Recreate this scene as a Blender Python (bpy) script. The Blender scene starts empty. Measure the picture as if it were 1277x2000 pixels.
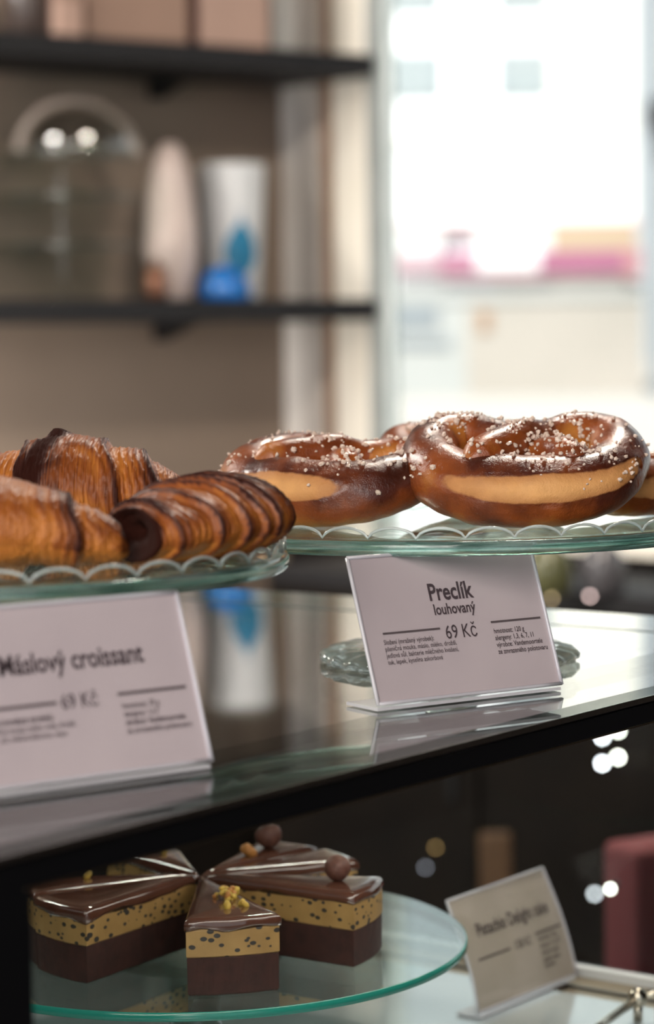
import bpy, bmesh, math, random
from mathutils import Vector, Matrix, noise
PI = math.pi
random.seed(7)
SC = bpy.context.scene
COL = SC.collection

# ------------------------------------------------------------------ camera, world, sun, exposure
ANG = math.radians(37.4)                       # heading of the camera against the display case front
FW = Vector((math.cos(ANG), math.sin(ANG), 0)); RT = Vector((math.sin(ANG), -math.cos(ANG), 0)); UP = Vector((0, 0, 1))
TOP = 1.10                                     # height of the glass counter top
CZ = TOP + .184
def hd(r, d, z=0.0): return RT*r + FW*d + UP*z # room axes: to the right, into the room, up
_p = math.atan(333/4722); _r = .014
_F = FW*math.cos(_p) - UP*math.sin(_p); _U = FW*math.sin(_p) + UP*math.cos(_p)
_X = RT*math.cos(_r) - _U*math.sin(_r); _Y = RT*math.sin(_r) + _U*math.cos(_r)
cd = bpy.data.cameras.new('camera'); cam = bpy.data.objects.new('camera', cd); COL.objects.link(cam)
M = Matrix((( _X.x, _Y.x, -_F.x, 0), (_X.y, _Y.y, -_F.y, 0), (_X.z, _Y.z, -_F.z, CZ), (0, 0, 0, 1)))
cam.matrix_world = M
cd.sensor_fit = 'VERTICAL'; cd.sensor_height = 36; cd.sensor_width = 24; cd.lens = 4722/2000*36
cd.clip_start = .05; cd.clip_end = 500
cd.dof.use_dof = True; cd.dof.focus_distance = 1.262; cd.dof.aperture_fstop = 85/14.5
SC.camera = cam
w = bpy.data.worlds.new('world'); SC.world = w; w.use_nodes = True
w.node_tree.nodes['Background'].inputs[0].default_value = (.90, .95, 1.0, 1)
w.node_tree.nodes['Background'].inputs[1].default_value = .62
def lamp(name, kind, loc, direction, energy, color, **kw):
    l = bpy.data.lights.new(name, kind); l.energy = energy; l.color = color
    for k, v in kw.items(): setattr(l, k, v)
    o = bpy.data.objects.new(name, l); COL.objects.link(o); o.location = loc
    o.rotation_euler = Vector(direction).to_track_quat('-Z', 'Y').to_euler(); return o
lamp('sun', 'SUN', (0, 0, 20), (FW*.55 + RT*.25 - UP*.80), 7.0, (1, .97, .93), angle=math.radians(6))
lamp('side_fill', 'AREA', hd(-2.1, 3.0, 2.7), (RT*.80 + FW*.62 - UP*.75), 52, (1, .95, .88), shape='RECTANGLE', size=1.2, size_y=.5)  # added unseen area light that brightens the shelf wall and pillars
lamp('low_wall_fill', 'AREA', hd(-.75, 3.75, .98), (RT*.30 + FW*.90 - UP*.15), 5.0, (1, .93, .84), shape='DISK', size=.35)  # added unseen fill for the wall below the lower shelf
# added soft fills: a large unseen one behind the photographer, a small one overhead
lamp('shop_fill', 'AREA', hd(-.7, -1.2, 2.2), (RT*.22 + FW*.75 - UP*.45), 33, (1, .92, .85), shape='RECTANGLE', size=1.6, size_y=1.2)
lamp('shop_fill', 'AREA', hd(.4, 2.6, 2.80), (FW*.15 - UP), 30, (1, .90, .78), shape='RECTANGLE', size=.5, size_y=.3)
SC.view_settings.view_transform = 'Standard'; SC.view_settings.look = 'None'
SC.view_settings.exposure = 0.75; SC.view_settings.gamma = 1.0; SC.view_settings.use_curve_mapping = False
SC.cycles.max_bounces = 14; SC.cycles.transmission_bounces = 12; SC.cycles.transparent_max_bounces = 24
SC.cycles.use_denoising = True; SC.cycles.sample_clamp_indirect = 6; SC.cycles.blur_glossy = .3

# ------------------------------------------------------------------ materials
def mat(name, color=(.5, .5, .5), rough=.5, metal=0, spec=.5, **kw):
    m = bpy.data.materials.new(name); m.use_nodes = True
    b = m.node_tree.nodes['Principled BSDF']
    b.inputs['Base Color'].default_value = (*color, 1); b.inputs['Roughness'].default_value = rough
    b.inputs['Metallic'].default_value = metal; b.inputs['Specular IOR Level'].default_value = spec
    for k, v in kw.items(): b.inputs[k.replace('_', ' ')].default_value = v
    return m
class N:
    """small node helper"""
    def __init__(s, m): s.t = m.node_tree; s.b = s.t.nodes.get('Principled BSDF')
    def n(s, typ, **kw):
        x = s.t.nodes.new(typ)
        for k, v in kw.items():
            if k.startswith('i_'): x.inputs[k[2:].replace('_', ' ')].default_value = v
            else: setattr(x, k, v)
        return x
    def l(s, a, b): s.t.links.new(a, b)
    def ramp(s, fac, stops):
        r = s.n('ShaderNodeValToRGB'); e = r.color_ramp.elements
        while len(e) < len(stops): e.new(.5)
        for q, (p, c) in zip(e, stops): q.position = p; q.color = (*c, 1)
        s.l(fac, r.inputs[0]); return r.outputs[0]
    def math(s, op, a, b=None, c=None):
        x = s.n('ShaderNodeMath', operation=op)
        for k, v in enumerate((a, b, c)):
            if v is None: continue
            if isinstance(v, (int, float)): x.inputs[k].default_value = v
            else: s.l(v, x.inputs[k])
        return x.outputs[0]
    def mix(s, fac, a, b, blend='MIX'):
        x = s.n('ShaderNodeMix', data_type='RGBA', blend_type=blend)
        for k, v in ((0, fac), (6, a), (7, b)):
            if isinstance(v, (int, float)): x.inputs[k].default_value = v
            elif isinstance(v, tuple): x.inputs[k].default_value = (*v, 1)
            else: s.l(v, x.inputs[k])
        return x.outputs[2]
    def noise(s, scale, detail=4, vec=None, rough=.5):
        x = s.n('ShaderNodeTexNoise'); x.inputs['Scale'].default_value = scale
        x.inputs['Detail'].default_value = detail; x.inputs['Roughness'].default_value = rough
        s.l(vec if vec is not None else s.obj(), x.inputs['Vector']); return x.outputs['Fac']
    def obj(s):
        if not hasattr(s, '_tc'): s._tc = s.n('ShaderNodeTexCoord')
        return s._tc.outputs['Object']
    def bump(s, h, strength=.3, dist=.001):
        x = s.n('ShaderNodeBump'); x.inputs['Strength'].default_value = strength
        x.inputs['Distance'].default_value = dist; s.l(h, x.inputs['Height']); s.l(x.outputs[0], s.b.inputs['Normal'])
def varied(name, c1, c2, scale, rough=.6, bump=0, dist=.001, metal=0, spec=.5, detail=4):
    m = mat(name, c1, rough, metal, spec); n = N(m); f = n.noise(scale, detail)
    n.l(n.ramp(f, [(.3, c1), (.7, c2)]), n.b.inputs['Base Color'])
    if bump: n.bump(f, bump, dist)
    return m
def emis(name, color, s):
    m = mat(name, (0, 0, 0), .5); b = m.node_tree.nodes['Principled BSDF']
    b.inputs['Emission Color'].default_value = (*color, 1); b.inputs['Emission Strength'].default_value = s; return m
def sheet_glass(name, tint=(.95, .98, .97), ior=1.5, rough=0.0, wave=0, gain=1.0):
    """flat panes: straight-through transparency plus Fresnel mirror, the same for every ray"""
    m = bpy.data.materials.new(name); m.use_nodes = True; n = N(m); t = m.node_tree
    t.nodes.remove(n.b)
    out = t.nodes['Material Output']
    g = n.n('ShaderNodeNewGeometry')
    io = n.n('ShaderNodeMix', data_type='FLOAT'); n.l(g.outputs['Backfacing'], io.inputs[0])
    io.inputs[2].default_value = ior; io.inputs[3].default_value = 1/ior
    fr = n.n('ShaderNodeFresnel'); n.l(io.outputs[0], fr.inputs['IOR'])
    tr = n.n('ShaderNodeBsdfTransparent'); tr.inputs[0].default_value = (*tint, 1)
    gl = n.n('ShaderNodeBsdfGlossy'); gl.inputs['Roughness'].default_value = rough; gl.inputs['Color'].default_value = (1, 1, 1, 1)
    mx = n.n('ShaderNodeMixShader')
    n.l(n.math('MINIMUM', n.math('MULTIPLY', fr.outputs[0], gain), 1.0), mx.inputs[0])
    n.l(tr.outputs[0], mx.inputs[1]); n.l(gl.outputs[0], mx.inputs[2]); n.l(mx.outputs[0], out.inputs[0]); return m
MT = {}
MT['black'] = mat('black_lacquer', (.006, .006, .007), .35, spec=.25)
MT['blackmatte'] = varied('black_shelf_paint', (.010, .010, .011), (.014, .013, .014), 30, .6, spec=.25)
MT['steel'] = varied('brushed_steel', (.62, .60, .56), (.72, .70, .66), 60, .25, metal=1)
MT['brass'] = varied('warm_metal_profile', (.30, .24, .17), (.42, .34, .24), 18, .35, metal=1)
MT['top'] = sheet_glass('counter_glass', (.90, .93, .91), 2.6, gain=1.25)
MT['topb'] = sheet_glass('counter_border_glass', (.9, .92, .91), 1.42)
MT['pane'] = sheet_glass('window_glass', (.96, .98, .97), 1.45)
MT['front'] = sheet_glass('case_front_glass', (.95, .965, .96), 1.22, gain=.7)
MT['shelfglass'] = sheet_glass('round_glass', (.84, .92, .90), 2.9, gain=1.3)
MT['glassrim'] = mat('green_glass_edge', (.02, .22, .17), .15, spec=.6)
MT['seam'] = mat('dark_green_seam', (.012, .045, .038), .3)
m = mat('pressed_glass', (.93, .985, .96), 0.02); MT['glass'] = m
N(m).b.inputs['Transmission Weight'].default_value = 1; N(m).b.inputs['IOR'].default_value = 1.47
m = mat('foot_glass', (.93, .985, .96), .03); MT['footglass'] = m; N(m).b.inputs['Transmission Weight'].default_value = .88; N(m).b.inputs['IOR'].default_value = 1.47
m = mat('pressed_glass_band', (.45, .70, .64), .06); MT['glassband'] = m
n = N(m); n.b.inputs['Transmission Weight'].default_value = .88; n.b.inputs['IOR'].default_value = 1.5
mp = n.n('ShaderNodeMapping'); n.l(n.obj(), mp.inputs[0]); mp.inputs['Scale'].default_value = (25, 25, 700)
st_ = n.noise(1.0, 4, mp.outputs[0]); n.bump(st_, .35, .0006)
n.l(n.ramp(st_, [(.35, (.16, .34, .29)), (.5, (.50, .76, .69)), (.62, (.82, .95, .92))]), n.b.inputs['Base Color'])
MT['plateglass'] = sheet_glass('plate_glass', (.86, .93, .90), 1.5)
MT['rimglass'] = sheet_glass('rim_glass', (.95, .98, .97), 1.35)
m = mat('bright_glass_bead', (.80, .88, .86), .08, spec=.9); N(m).b.inputs['Transmission Weight'].default_value = .55; MT['glassbead'] = m
MT['acrylic'] = sheet_glass('clear_acrylic', (.97, .97, .98), 1.42, gain=.8)
MT['acryliced'] = mat('acrylic_edge', (.80, .78, .82), .12, spec=.7, Alpha=.8)
MT['paper'] = varied('label_paper', (.65, .555, .555), (.70, .60, .595), 25, .6)
MT['paper2'] = varied('cream_label_paper', (.62, .53, .42), (.70, .60, .49), 30, .7)
MT['ink'] = mat('dark_print', (.085, .06, .065), .6)
MT['inkgrey'] = mat('grey_print', (.13, .10, .10), .6)

# ------------------------------------------------------------------ mesh helpers
def bm_new(): return bmesh.new()
def finish(name, bm, m, parent=None, smooth=False, loc=None, rot=None, split=None):
    me = bpy.data.meshes.new(name); bmesh.ops.recalc_face_normals(bm, faces=bm.faces); bm.to_mesh(me); bm.free()
    if smooth:
        for p in me.polygons: p.use_smooth = True
    for x in (m if isinstance(m, (list, tuple)) else [m]): me.materials.append(MT[x] if isinstance(x, str) else x)
    o = bpy.data.objects.new(name, me); COL.objects.link(o)
    if loc is not None: o.location = loc
    if rot is not None: o.rotation_euler = rot
    if parent is not None: o.parent = parent
    if split:
        md = o.modifiers.new('edge', 'EDGE_SPLIT'); md.split_angle = math.radians(split)
    return o
def thing(name, label, cat, loc=(0, 0, 0), rotz=0, group=None, rot=None):
    o = bpy.data.objects.new(name, None); COL.objects.link(o); o.location = loc
    o.rotation_euler = rot if rot else (0, 0, rotz); o.empty_display_size = .02
    return tag(o, label, cat, group)
def tag(o, label, cat, group=None):
    o['label'] = label; o['category'] = cat
    if group: o['group'] = group
    return o
def struct(o): o['kind'] = 'structure'; return o
def box(bm, x0, x1, y0, y1, z0, z1, mi=0):
    v = [bm.verts.new(p) for p in ((x0,y0,z0),(x1,y0,z0),(x1,y1,z0),(x0,y1,z0),(x0,y0,z1),(x1,y0,z1),(x1,y1,z1),(x0,y1,z1))]
    for f in ((0,3,2,1),(4,5,6,7),(0,1,5,4),(1,2,6,5),(2,3,7,6),(3,0,4,7)):
        q = bm.faces.new([v[i] for i in f]); q.material_index = mi
    return bm
def boxo(name, m, x0, x1, y0, y1, z0, z1, parent=None, bev=0, **kw):
    bm = box(bm_new(), x0, x1, y0, y1, z0, z1)
    if bev: bmesh.ops.bevel(bm, geom=bm.edges[:], offset=bev, segments=3, affect='EDGES', profile=.5)
    return finish(name, bm, m, parent, **kw)
def prism(name, m, pts, z0, z1, parent=None, bev=0, **kw):
    bm = bm_new(); lo = [bm.verts.new((p[0], p[1], z0)) for p in pts]; hi = [bm.verts.new((p[0], p[1], z1)) for p in pts]
    bm.faces.new(lo[::-1]); bm.faces.new(hi); k = len(pts)
    for i in range(k): bm.faces.new((lo[i], lo[(i+1) % k], hi[(i+1) % k], hi[i]))
    if bev: bmesh.ops.bevel(bm, geom=bm.edges[:], offset=bev, segments=3, affect='EDGES', profile=.5)
    return finish(name, bm, m, parent, **kw)
def lathe(bm, prof, seg=64, rfun=None, zfun=None, close=False):
    rings = []
    for k, (r, z) in enumerate(prof):
        if r < 1e-6: rings.append([bm.verts.new((0, 0, z))]); continue
        ring = []
        for i in range(seg):
            a = 2*PI*i/seg; rr = r + (rfun(a, k) if rfun else 0); zz = z + (zfun(a, k) if zfun else 0)
            ring.append(bm.verts.new((rr*math.cos(a), rr*math.sin(a), zz)))
        rings.append(ring)
    pairs = list(zip(rings, rings[1:])) + ([(rings[-1], rings[0])] if close else [])
    for A, B in pairs:
        for i in range(seg):
            j = (i+1) % seg
            if len(A) == 1 and len(B) == 1: continue
            if len(A) == 1: bm.faces.new((A[0], B[j], B[i]))
            elif len(B) == 1: bm.faces.new((A[i], A[j], B[0]))
            else: bm.faces.new((A[i], A[j], B[j], B[i]))
    return bm
def tube(bm, pts, rad, seg=12, cap=True):
    pts = [Vector(p) for p in pts]; prev = None; rings = []
    for i, p in enumerate(pts):
        t = (pts[min(i+1, len(pts)-1)] - pts[max(i-1, 0)]).normalized()
        if prev is None:
            nrm = t.orthogonal().normalized()
        else: nrm = (prev - t*prev.dot(t)).normalized()
        prev = nrm; b = t.cross(nrm); r = rad[i] if isinstance(rad, (list, tuple)) else rad
        rings.append([bm.verts.new(p + (nrm*math.cos(2*PI*k/seg) + b*math.sin(2*PI*k/seg))*r) for k in range(seg)])
    for A, B in zip(rings, rings[1:]):
        for k in range(seg): bm.faces.new((A[k], A[(k+1) % seg], B[(k+1) % seg], B[k]))
    if cap: bm.faces.new(rings[0][::-1]); bm.faces.new(rings[-1])
    return bm
def lump(bm, c, r, jit=.3, sub=1, sq=(1, 1, 1)):
    ret = bmesh.ops.create_icosphere(bm, subdivisions=sub, radius=r)
    q = Matrix.Rotation(random.uniform(0, 6.28), 3, Vector((random.gauss(0,1), random.gauss(0,1), random.gauss(0,1))).normalized())
    for v in ret['verts']:
        p = v.co*random.uniform(1-jit, 1+jit); p = q @ Vector((p.x*sq[0], p.y*sq[1], p.z*sq[2])); v.co = p + Vector(c)

# ------------------------------------------------------------------ the room
# shelf wall runs along WL, window wall along WN; they meet at the corner K
K = hd(-.083, 4.971); WL = RT*.833 + FW*.553; FC = hd(.108, 4.758)
WN = (FC - K).normalized()
NL = Vector((-WL.y, WL.x, 0))                 # away from the room behind the shelf wall
NW = Vector((-WN.y, WN.x, 0))
if NL.dot(FW) < 0: NL = -NL
if NW.dot(FW) < 0: NW = -NW
def wallslab(name, m, P, d, n, s0, s1, z0, z1, th=.2, off=0):
    a = P + d*s0 + n*off; b = P + d*s1 + n*off; c = b + n*th; e = a + n*th
    return prism(name, m, [a, b, c, e], z0, z1)
m = mat('taupe_plaster', (.30, .22, .165), .85, spec=.2); n = N(m); f = n.noise(1.6, 5)
n.l(n.ramp(f, [(.3, (.185, .14, .11)), (.7, (.245, .19, .15))]), n.b.inputs['Base Color']); n.bump(n.noise(40, 4), .15, .002); MT['wall'] = m
MT['darkwall'] = varied('charcoal_wall', (.008, .006, .005), (.011, .008, .007), 3, .9, spec=.05)
MT['floor'] = varied('dark_floorboards', (.035, .024, .018), (.055, .036, .025), 5, .5, spec=.3)
MT['ceil'] = varied('dark_ceiling', (.10, .085, .075), (.12, .10, .09), 3, .9)
MT['greytrim'] = varied('pale_grey_plaster', (.74, .70, .66), (.80, .76, .72), 6, .8)
MT['midtrim'] = varied('grey_reveal', (.44, .41, .38), (.49, .45, .42), 6, .8)
MT['browntrim'] = varied('brown_wood_trim', (.23, .14, .085), (.30, .18, .11), 8, .6)
MT['creamtrim'] = varied('cream_plaster', (.78, .73, .63), (.82, .77, .68), 6, .8)
MT['frame'] = varied('grey_window_frame', (.27, .29, .28), (.33, .35, .34), 10, .5)
MT['framepale'] = varied('pale_window_frame', (.55, .62, .62), (.62, .68, .68), 10, .5)
struct(wallslab('wall_left', 'wall', K, WL, NL, -5.2, 0, 0, 2.9))
struct(prism('floor', 'floor', [hd(-5.5, -3.5), hd(4.6, -3.5), hd(4.6, 6.2), hd(-5.5, 6.2)], -.1, 0))
struct(prism('ceiling', 'ceil', [hd(-4.6, -2.6), hd(3.6, -2.6), hd(3.6, 5.4), hd(-4.6, 5.4)], 2.9, 3.0))
SILL = .90; WEND = 2.9
struct(wallslab('wall_back', 'darkwall', K, WN, NW, 0, WEND, 0, SILL))
struct(wallslab('trim_1', 'creamtrim', K, WN, NW, .285, WEND, SILL, SILL+.03, .24, -.04))
struct(wallslab('trim_2', 'greytrim', K, WN, NW, 0, .105, SILL, 2.9, .03))
struct(wallslab('trim_3', 'midtrim', K, WN, NW, .062, .115, SILL, 2.9, .035, -.006))
struct(wallslab('trim_4', 'browntrim', K, WN, NW, .115, .158, SILL, 2.9, .03, .01))
struct(wallslab('trim_5', 'creamtrim', K, WN, NW, .158, .255, SILL, 2.9, .03))
bm = bm_new()
fr = struct(wallslab('window_1', 'frame', K, WN, NW, .255, .285, SILL+.03, 2.9, .03, .0))
fp = wallslab('window_frame', 'framepale', K, WN, NW, .285, .306, SILL+.03, 2.9, .012, .02); fp.parent = fr
fp = wallslab('window_frame', 'frame', K, WN, NW, .306, WEND, 2.78, 2.9, .03, .01); fp.parent = fr
fp = wallslab('window_pane', 'pane', K, WN, NW, .306, WEND, SILL+.03, 2.78, .006, .022); fp.parent = fr
PR = K + WN*WEND
struct(prism('wall_right', 'darkwall', [PR, PR + RT*.3, hd(2.6, -2.6), hd(2.3, -2.6)], 0, 2.9))

# ------------------------------------------------------------------ outside: street and buildings
MT['facade'] = varied('white_facade_render', (.80, .81, .84), (.84, .85, .87), .3, .9)
MT['facade2'] = varied('cream_facade_render', (.80, .77, .70), (.84, .81, .74), .3, .9)
MT['facade3'] = varied('bluish_facade', (.19, .215, .24), (.22, .245, .265), .3, .9)
MT['street'] = varied('pale_pavement', (.28, .265, .25), (.32, .305, .285), .5, .9)
MT['winglass'] = mat('far_window_glass', (.28, .315, .33), .6)
MT['winframe'] = mat('far_window_frame', (.34, .375, .385), .6)
MT['shopgrey'] = varied('shopfront_panel', (.31, .32, .315), (.34, .345, .34), .6, .8)
MT['shopwarm'] = varied('shopfront_stone', (.31, .285, .255), (.34, .31, .28), .6, .8)
struct(prism('ground', 'street', [hd(-30, 6.4), hd(40, 6.4), hd(60, 140), hd(-40, 140)], -.25, -.12))
BD = 60.0
def far(x, y, D=BD): return (x-638.5)/4722*D, CZ + (667 - .014*(x-638.5) - y)/4722*D   # measured on the facade plane
bl = thing('building', 'white rendered building with pale windows across the street', 'building', hd(1, BD, -.12), ANG - PI/2)
def fbox(name, m, x0, x1, y0, y1, z0, z1, p): return boxo(name, m, x0-1, x1-1, y0, y1, z0+.12, z1+.12, p)
fbox('facade', 'facade', -8, 5.6, 0, 8, -.12, 14, bl)
fbox('facade_return', 'facade2', 5.6, 7.7, -.05, 8, -.12, 14, bl)
for zc in (7.75, 9.85, 11.9):
    for xc in (-3.6, -1.0, 2.25, 5.05):
        f = fbox('window', 'winframe', xc-.75, xc+.75, -.02, .1, zc-.6, zc+.6, bl)
        for s in (-1, 1): fbox('window_pane', 'winglass', xc+s*.37-.30, xc+s*.37+.30, -.05, .02, zc-.5, zc+.5, f)
fbox('cornice', 'facade2', -8, 7.7, -.10, 0, 6.1, 6.25, bl)
for xc in (1.0, 3.8, 5.3):
    fbox('shop_window', 'facade', xc-.6, xc+.6, -.06, 0, 4.5, 5.6, bl)
sb = thing('shop_banner', 'long pink, white and yellow banner above the shopfront across the street', 'banner', hd(4.7, BD-.3, 2.68), ANG - PI/2)
def bb(m, x0, x1, z0, z1, y=0.):
    c = {'pink': (.36, .22, .25), 'rose': (.36, .25, .28), 'magenta': (.27, .09, .16), 'yellow': (.38, .30, .20), 'white': (.60, .60, .60), 'red': (.34, .17, .18)}[m]
    if 'b_'+m not in MT: MT['b_'+m] = mat('banner_'+m, c, .8)
    boxo('banner_panel', 'b_'+m, x0-4.7, x1-4.7, -y, .25, z0-2.68, z1-2.68, sb)
bb('red', 1.75, 7.75, 3.98, 4.12); bb('white', 1.75, 2.9, 3.42, 3.98); bb('rose', 1.75, 3.2, 2.92, 3.42, .02)
bb('magenta', 2.85, 3.75, 3.0, 3.42, .05); bb('white', 3.75, 5.6, 2.98, 3.98, .02); bb('yellow', 5.6, 7.7, 3.45, 3.98); bb('magenta', 5.3, 7.6, 2.86, 3.45, .03)
bb('pink', 2.9, 5.6, 2.80, 2.98, .03); bb('red', 7.4, 7.8, 2.75, 3.5, .06)
sf = thing('shopfront', 'pale grey and beige shopfront below the pink banner', 'shop', hd(4.7, BD-.15, -.12), ANG - PI/2)
boxo('front_panel', 'shopgrey', -3.6, -1.2, 0, .1, 0, 2.75, sf); boxo('front_panel', 'shopwarm', -1.2, 3.2, 0, .1, 0, 2.75, sf)
boxo('shutter', 'facade3', -2.95, -1.9, -.06, 0, 1.75, 2.2, sf); boxo('shutter', 'facade3', -2.95, -1.6, -.06, 0, 1.25, 1.45, sf)
boxo('door', 'browntrim', -.9, -.6, -.05, 0, 1.6, 2.1, sf); boxo('ledge', 'shopgrey', -3.6, 3.2, -.05, 0, 2.35, 2.6, sf)
b2 = thing('building', 'bluish grey building edge at the far right of the street', 'building', hd(8.9, 55, -.12), ANG - PI/2)
boxo('wall', 'facade3', -1.35, 4, 0, 1.2, 0, 12, b2)
boxo('balcony', 'darkwall', -1.55, .6, -.5, 0, 6.0, 6.7, b2); boxo('window', 'winglass', -1.2, .2, -.04, 0, 7.4, 8.9, b2)

# ------------------------------------------------------------------ wall shelves and what stands on them
def shelf(name, ztop, label, th=.041):
    L = 1.35; f1 = FC; f0 = FC - WL*L; k1 = K + WN*.004; k0 = K - NL*.004 - WL*(L + .1)
    root = thing(name, label, 'shelf', hd(-.4, 4.7, ztop-th), 0, 'black wall shelves')
    loc = root.location
    prism('board', 'blackmatte', [p - Vector((loc.x, loc.y, 0)) for p in (f0, f1 - WN*.004, k1 - NL*.004, k0)], 0, th, root, bev=.002)
    for s in (.30,):
        c = K - WL*s
        bm = bm_new(); pts = []
        a = Vector((c.x, c.y, 0)) - Vector((loc.x, loc.y, 0)) - NL*.006
        for u in (-.012, .012):
            pts.append([bm.verts.new(a + WL*u), bm.verts.new(a + WL*u - NL*.14), bm.verts.new(a + WL*u - NL*.02 - UP*.035), bm.verts.new(a + WL*u - UP*.035)])
        bm.faces.new(pts[0]); bm.faces.new(pts[1][::-1])
        for i in range(4): bm.faces.new((pts[0][i], pts[1][i], pts[1][(i+1) % 4], pts[0][(i+1) % 4]))
        finish('bracket', bm, 'blackmatte', root)
    return root
ZU = CZ + .556; ZL = CZ + .082
shelf('wall_shelf', ZU, 'upper black wall shelf carrying the pink gift boxes')
shelf('wall_shelf', ZL, 'lower black wall shelf carrying the tiered glass stand and vases')
def on_shelf(px, z, back=.13):
    """a spot on the shelf, 'back' metres in from its front edge, seen at column px"""
    k = (px - 638.5 - .014*(667 - (667-(z-CZ)*1000)))/4722
    P0 = FC + NL*back; r0 = P0.dot(RT); d0 = P0.dot(FW)
    s = (r0 - k*d0)/(.833 - k*.553)
    q = P0 - WL*s; return Vector((q.x, q.y, z))
MT['pinkcard'] = varied('blush_cardboard', (.27, .17, .125), (.31, .195, .145), 8, .7)
MT['pinkcard2'] = varied('pale_blush_cardboard', (.38, .25, .20), (.43, .28, .22), 8, .7)
MT['greycard'] = varied('grey_cardboard', (.36, .35, .33), (.40, .39, .37), 8, .7)
MT['darkred'] = mat('dark_red_card', (.07, .016, .012), .6)
MT['darkjar'] = mat('dark_jar_glaze', (.05, .035, .03), .3)
def shelfbox(name, label, cat, x0, x1, h, m, back=.12, depth=.14, z=ZU, lidm=None, group=None):
    a = on_shelf(x0, z, back-depth/2); b = on_shelf(x1, z, back-depth/2); c = (a+b)/2; wd = (b-a).length
    root = thing(name, label, cat, c + NL*depth/2, math.atan2(WL.y, WL.x), group)
    boxo('box_body', m, -wd/2, wd/2, -depth/2, depth/2, .0005, h, root, bev=.003)
    if lidm: boxo('box_lid', lidm, -wd/2-.003, wd/2+.003, -depth/2-.003, depth/2+.003, h*.8, h+.004, root, bev=.002)
    return root
shelfbox('gift_box', 'wide blush cardboard box at the middle of the upper shelf', 'box', 200, 392, .16, 'pinkcard', lidm='pinkcard2')
shelfbox('gift_box', 'slim dark red box wedged between the two blush boxes', 'box', 401, 411, .16, 'darkred', depth=.12)
shelfbox('gift_box', 'paler pink box near the window end of the upper shelf', 'box', 419, 548, .18, 'pinkcard2', lidm='pinkcard')
shelfbox('gift_box', 'narrow grey box at the window end of the upper shelf', 'box', 556, 600, .19, 'greycard', back=.16, depth=.10)
shelfbox('gift_box', 'low pale pink box beside the dark jar on the upper shelf', 'box', 142, 190, .085, 'pinkcard2', back=.08, depth=.09, lidm='pinkcard')
p = on_shelf(82, ZU, .1)
jr = thing('storage_jar', 'dark round jar on the upper shelf left of the boxes', 'jar', p)
finish('jar_body', lathe(bm_new(), [(0, .0005), (.035, .0005), (.042, .01), (.044, .10), (.034, .12), (0, .12)], 32), 'darkjar', jr, True)
finish('lid', lathe(bm_new(), [(0, .12), (.036, .12), (.036, .135), (.008, .14), (.010, .155), (0, .158)], 32), 'blackmatte', jr, True)
# tiered glass stand with a dome on its top tier
MT['fineglass'] = sheet_glass('fine_glass', (.97, .97, .96), 1.5)
MT['reflected_arc'] = m = mat('reflection_hoop_tint', (.62, .52, .47), .25, Alpha=.55)  # pale colour of the hoop that imitates the dome's reflection
MT['domeglass'] = sheet_glass('dome_glass', (.97, .96, .95), 1.9)
MT['tierglass'] = sheet_glass('tier_glass', (.72, .78, .75), 1.55)
p = on_shelf(132, ZL, .13)
ts = thing('tiered_glass_stand', 'three tier glass stand with a knobbed centre pole on the lower shelf', 'stand', p)
for z in (.094, .184, .259):
    finish('tier', lathe(bm_new(), [(0, z), (.142, z), (.146, z+.002), (.146, z+.006), (.142, z+.008), (0, z+.008)], 64), 'tierglass', ts, False)
finish('pole', lathe(bm_new(), [(0, .0005), (.05, .0005), (.05, .006), (.010, .010), (.006, .02), (.005, .09), (.008, .12), (.005, .15), (.005, .18), (.008, .21), (.005, .24), (.005, .258), (0, .258)], 24), 'fineglass', ts, True)
p2 = on_shelf(170, ZL + .268, .13)
dm = thing('glass_dome', 'clear glass dome with an added hoop for its bright reflection resting on the top tier', 'cake dome', p2)
R_ = .122; th_ = .004
prof = [(0, .102)] + [(R_*math.sin(q*PI/2/14), .012 + .09*math.cos(q*PI/2/14)) for q in range(1, 15)] + [(R_, .0), (R_-th_, .0)]
prof += [((R_-th_)*math.sin(q*PI/2/14), .012 + (.09-th_)*math.cos(q*PI/2/14)) for q in range(14, 0, -1)] + [(0, .102-th_)]
bm = bm_new(); tube(bm, [(WL.x*.121*math.cos(PI*q/40), WL.y*.121*math.cos(PI*q/40), .006 + .094*math.sin(PI*q/40)) for q in range(41)], .0095, 16); finish('reflection_hoop', bm, 'reflected_arc', dm, True)  # added hoop in the shape of the bright reflected arc
finish('dome', lathe(bm_new(), prof, 96), 'domeglass', dm, True)
# pale vase, cup, bowl, copper jar
MT['palepink'] = varied('pale_pink_ceramic', (.52, .42, .385), (.58, .47, .43), 12, .35)
MT['white'] = varied('white_ceramic', (.60, .61, .62), (.66, .67, .68), 12, .5)
MT['bluedark'] = varied('teal_blue_print', (.010, .16, .30), (.015, .20, .36), 14, .4)
MT['bluebright'] = varied('bright_blue_glaze', (.002, .10, .36), (.003, .13, .42), 10, .3)
MT['copper'] = varied('brown_copper', (.22, .10, .06), (.30, .14, .09), 20, .35, metal=.6)
p = on_shelf(344, ZL, .12)
vs = thing('bottle_vase', 'tall pale pink vase with a narrow mouth beside the glass stand', 'vase', p)
pr = [(0, .0005), (.036, .0005), (.040, .006), (.044, .03), (.049, .06), (.052, .10), (.050, .15), (.045, .20), (.037, .245), (.026, .280), (.016, .296), (.012, .298), (.010, .290), (0, .280)]
finish('vase_body', lathe(bm_new(), pr, 48), 'palepink', vs, True)
p = on_shelf(464, ZL, .17)
cp = thing('flared_vase', 'tall white flared vase with a blue drop painted on it', 'vase', p)
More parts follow.
